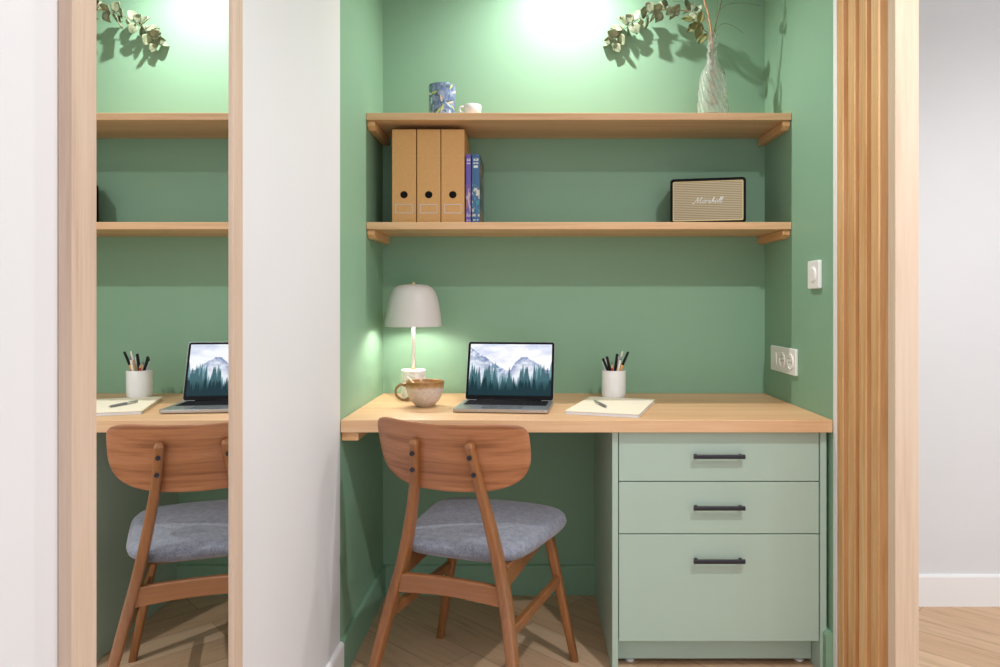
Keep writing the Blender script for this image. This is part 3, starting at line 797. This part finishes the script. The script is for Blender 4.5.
pen('ballpoint_pen', 'dark grey ballpoint pen lying on the cream notebook', 'pen', (PX(606.5, 2.225), 2.225, zp), (PX(595.2, 2.345), 2.345, zp), .0045,
    [('tip', 0, .07, .25, .6, 'steel'), ('barrel', .07, .62, .85, 1, 'pen_grey'), ('cap', .62, 1, 1.0, .9, 'steel')])

# ------------------------------------------------------------ pen cup
D = 2.505; s = F/D
px_ = PX(613.7, D); pc = empty('pen_cup', (px_, D, DESK+.0005), label='plain white ceramic pen cup standing behind the notebook', cat='pen holder')
hp = PZ(370, D)-DESK; rp = 24/s/2
bm = bmesh.new(); lathe(bm, [(rp*.60, 0), (rp*.80, .002), (rp*.93, .008), (rp*.985, .018), (rp, .03), (rp, hp-.002), (rp*.97, hp), (rp*.93, hp-.002), (rp*.92, .03), (rp*.85, .012), (.001, .009)], 56, cap1=False)
obj('cup_body', bm, M['ceram'], pc, smooth=True)
def inpen(name, label, cat, bx, by, tx, ty, dD, r, bands, clip=True):
    zb = DESK+.013
    pen(name, label, cat, (px_+bx, D+by, zb), (PX(tx, D+dD), D+dD, PZ(ty, D+dD)), r, bands, 'pens standing in the white pen cup', clip)
inpen('marker_pen', 'black capped pen leaning furthest left in the white pen cup', 'pen', .016, -.010, 602.8, 358.5, -.014, .0048, [('barrel', 0, .6, .9, 1, 'pen_black'), ('cap', .6, 1, 1.1, .95, 'pen_black')])
inpen('marker_pen', 'black pen with pale barrel, second from left in the white pen cup', 'pen', .010, .010, 606.8, 356.5, .012, .0050, [('barrel', 0, .55, .9, 1, 'pen_grey'), ('cap', .55, 1, 1.1, .95, 'pen_black')])
inpen('marker_pen', 'tallest black capped pen in the middle of the white pen cup', 'pen', -.004, .014, 617.2, 353.8, .008, .0050, [('barrel', 0, .55, .9, 1, 'pen_orange'), ('cap', .55, 1, 1.1, .95, 'pen_black')])
inpen('pencil', 'white-ended pencil right of the middle in the white pen cup', 'pencil', -.012, .0, 622.6, 351.2, .0, .0042, [('barrel', 0, .80, 1, 1, 'pen_wood'), ('painted_end', .80, 1, 1.02, .6, 'pen_white')], False)
inpen('pencil', 'white pencil leaning just left of the orange pen in the cup', 'pencil', -.006, -.016, 621.2, 356.0, -.018, .0038, [('barrel', 0, .9, 1, 1, 'pen_white'), ('tip', .9, 1, 1, .2, 'pen_grey')], False)
inpen('fineliner_pen', 'orange pen with a black end leaning furthest right in the white pen cup', 'pen', -.016, -.004, 628.2, 351.8, -.008, .0045, [('barrel', 0, .70, 1, 1, 'pen_orange'), ('cap', .70, 1, 1.08, .95, 'pen_black')], False)
inpen('pencil', 'short red pencil barely showing above the rim of the white pen cup', 'pencil', .004, -.006, 611.6, 364.8, -.012, .0040, [('barrel', 0, .9, 1, 1, 'pen_red'), ('tip', .9, 1, 1, .3, 'pen_wood')], False)
inpen('pencil', 'short bare wood pencil low between the black pens in the white cup', 'pencil', .002, .016, 611.8, 361, .012, .0036, [('barrel', 0, .9, 1, 1, 'pen_wood'), ('tip', .9, 1, 1, .3, 'pen_grey')], False)

# ------------------------------------------------------------ socket and switch on the right wall
def wallrect(px0, px1, zt_, zb_):
    return XR*F/(px1-VX), XR*F/(px0-VX)
y0, y1 = wallrect(773, 798, 0, 0); zt_, zb_ = .949, .860
e = empty('wall_socket', (XR, (y0+y1)/2, (zt_+zb_)/2), label='wide white triple wall outlet just above the right end of the desk', cat='socket')
w = (y1-y0)/2; hz = (zt_-zb_)/2
bm = bmesh.new(); loft(bm, [[(x, a, b) for a, b in rrect(2*w-i, 2*hz-i, .004, 4)] for x, i in ((-.001, 0), (-.007, 0), (-.009, .003))])
obj('cover_plate', bm, M['plugw'], e)
for k, yy in enumerate((-w*.64, 0, w*.64)):
    bm = bmesh.new(); n = 28
    rg = lambda rad, x: [(x, yy+rad*math.cos(2*PI*i/n), rad*math.sin(2*PI*i/n)) for i in range(n)]
    if k < 2:
        loft(bm, [rg(.027, -.0088), rg(.027, -.0115), rg(.0245, -.0120), rg(.0225, -.0095), rg(.0225, -.0092)])
        so = obj('outlet', bm, M['plugw'], e)
        for q in (-.0095, .0095):
            bm = bmesh.new(); loft(bm, [[(x, yy+q+.0024*math.cos(a*PI/6), .0024*math.sin(a*PI/6)-.002) for a in range(12)] for x in (-.0101, -.0094)]); obj('pin_hole', bm, M['shadow'], so)
        bm = bmesh.new(); tube(bm, [(-.0093, yy, .011), (-.0190, yy, .011)], .0022, 10); obj('earth_pin', bm, M['steel'], so)
    else:
        box(bm, -.0112, -.0088, yy-.022, yy+.022, -.022, .022); obj('blank_module', bm, M['plugw'], e, bevel=.001)
y0, y1 = wallrect(811, 822, 0, 0); zt_, zb_ = 1.235, 1.148
e = empty('wall_switch', (XR, (y0+y1)/2, (zt_+zb_)/2), label='square white light switch alone on the green right wall', cat='switch')
w = (y1-y0)/2; hz = (zt_-zb_)/2
bm = bmesh.new(); loft(bm, [[(x, a, b) for a, b in rrect(2*w-i, 2*hz-i, .004, 4)] for x, i in ((-.001, 0), (-.009, 0), (-.011, .003))])
obj('cover_plate', bm, M['plugw'], e)
bm = bmesh.new(); rg = lambda rad, x: [(x, rad*math.cos(2*PI*i/32), rad*math.sin(2*PI*i/32)) for i in range(32)]
loft(bm, [rg(.025, -.0105), rg(.0245, -.0125), rg(.021, -.0145)]); obj('round_button', bm, M['plugw'], e)

# ------------------------------------------------------------ ceiling downlights (real fittings with their lamps)
def downlight(x, y, power, label, ang=110, blend=.6, col=(1, .95, .88), tilt=(0, 0), rad=.03):
    e = empty('ceiling_downlight', (x, y, CEIL-.001), label=label, cat='ceiling light', group='recessed ceiling downlights')
    bm = bmesh.new(); n = 32
    lathe(bm, [(.045, -.0005), (.045, -.004), (.034, -.006), (.034, -.0005)], n, cap0=False, cap1=False); obj('trim_ring', bm, M['steel'], e)
    L = bpy.data.lights.new('downlight_lamp', 'SPOT'); L.energy = power; L.color = col; L.spot_size = math.radians(ang); L.spot_blend = blend; L.shadow_soft_size = rad
    o = bpy.data.objects.new('downlight_lamp', L); COL.objects.link(o); o.parent = e; o.location = (0, 0, -.012); o.rotation_euler = (math.radians(tilt[0]), math.radians(tilt[1]), 0)
downlight(.14, 2.39, 58, 'recessed ceiling downlight above the desk', 152, 1.0, (1, .975, .92), rad=.012)
downlight(.80, .74, 72, 'recessed ceiling downlight over the corridor by the slat screen', 150, .5, (1, .98, .97), rad=.02)
downlight(.0, -.9, 10, 'recessed ceiling downlight behind the viewer', 150, .6, (1, .97, .94), rad=.03)
downlight(1.9, 1.5, 35, 'recessed ceiling downlight in the room beyond the slats', 150, .6, (1, .97, .94), rad=.03)
L = bpy.data.lights.new('lamp_bulb_light', 'POINT'); L.energy = 3.8; L.color = (1, .90, .80); L.shadow_soft_size = .02
o = bpy.data.objects.new('lamp_bulb_light', L); COL.objects.link(o); o.parent = lamp; o.location = (0, 0, PZ(326.3, 2.50)-DESK+.045)

# ------------------------------------------------------------ world, camera, view
w = bpy.data.worlds.new('world'); S.world = w; w.use_nodes = True
bg = w.node_tree.nodes['Background']; bg.inputs[0].default_value = (.93, .96, 1, 1); bg.inputs[1].default_value = 1.15
cam = bpy.data.cameras.new('camera'); co = bpy.data.objects.new('camera', cam); COL.objects.link(co)
co.location = (0, 0, H); co.rotation_euler = (PI/2, 0, 0)
cam.sensor_width = 36; cam.lens = 36*F/1000; cam.shift_x = -.030; cam.shift_y = -(333.5-VY)/1000
cam.clip_start = .02
S.camera = co
S.view_settings.view_transform = 'Standard'; S.view_settings.look = 'None'; S.view_settings.gamma = 1; S.view_settings.use_curve_mapping = False
S.view_settings.exposure = 0.08
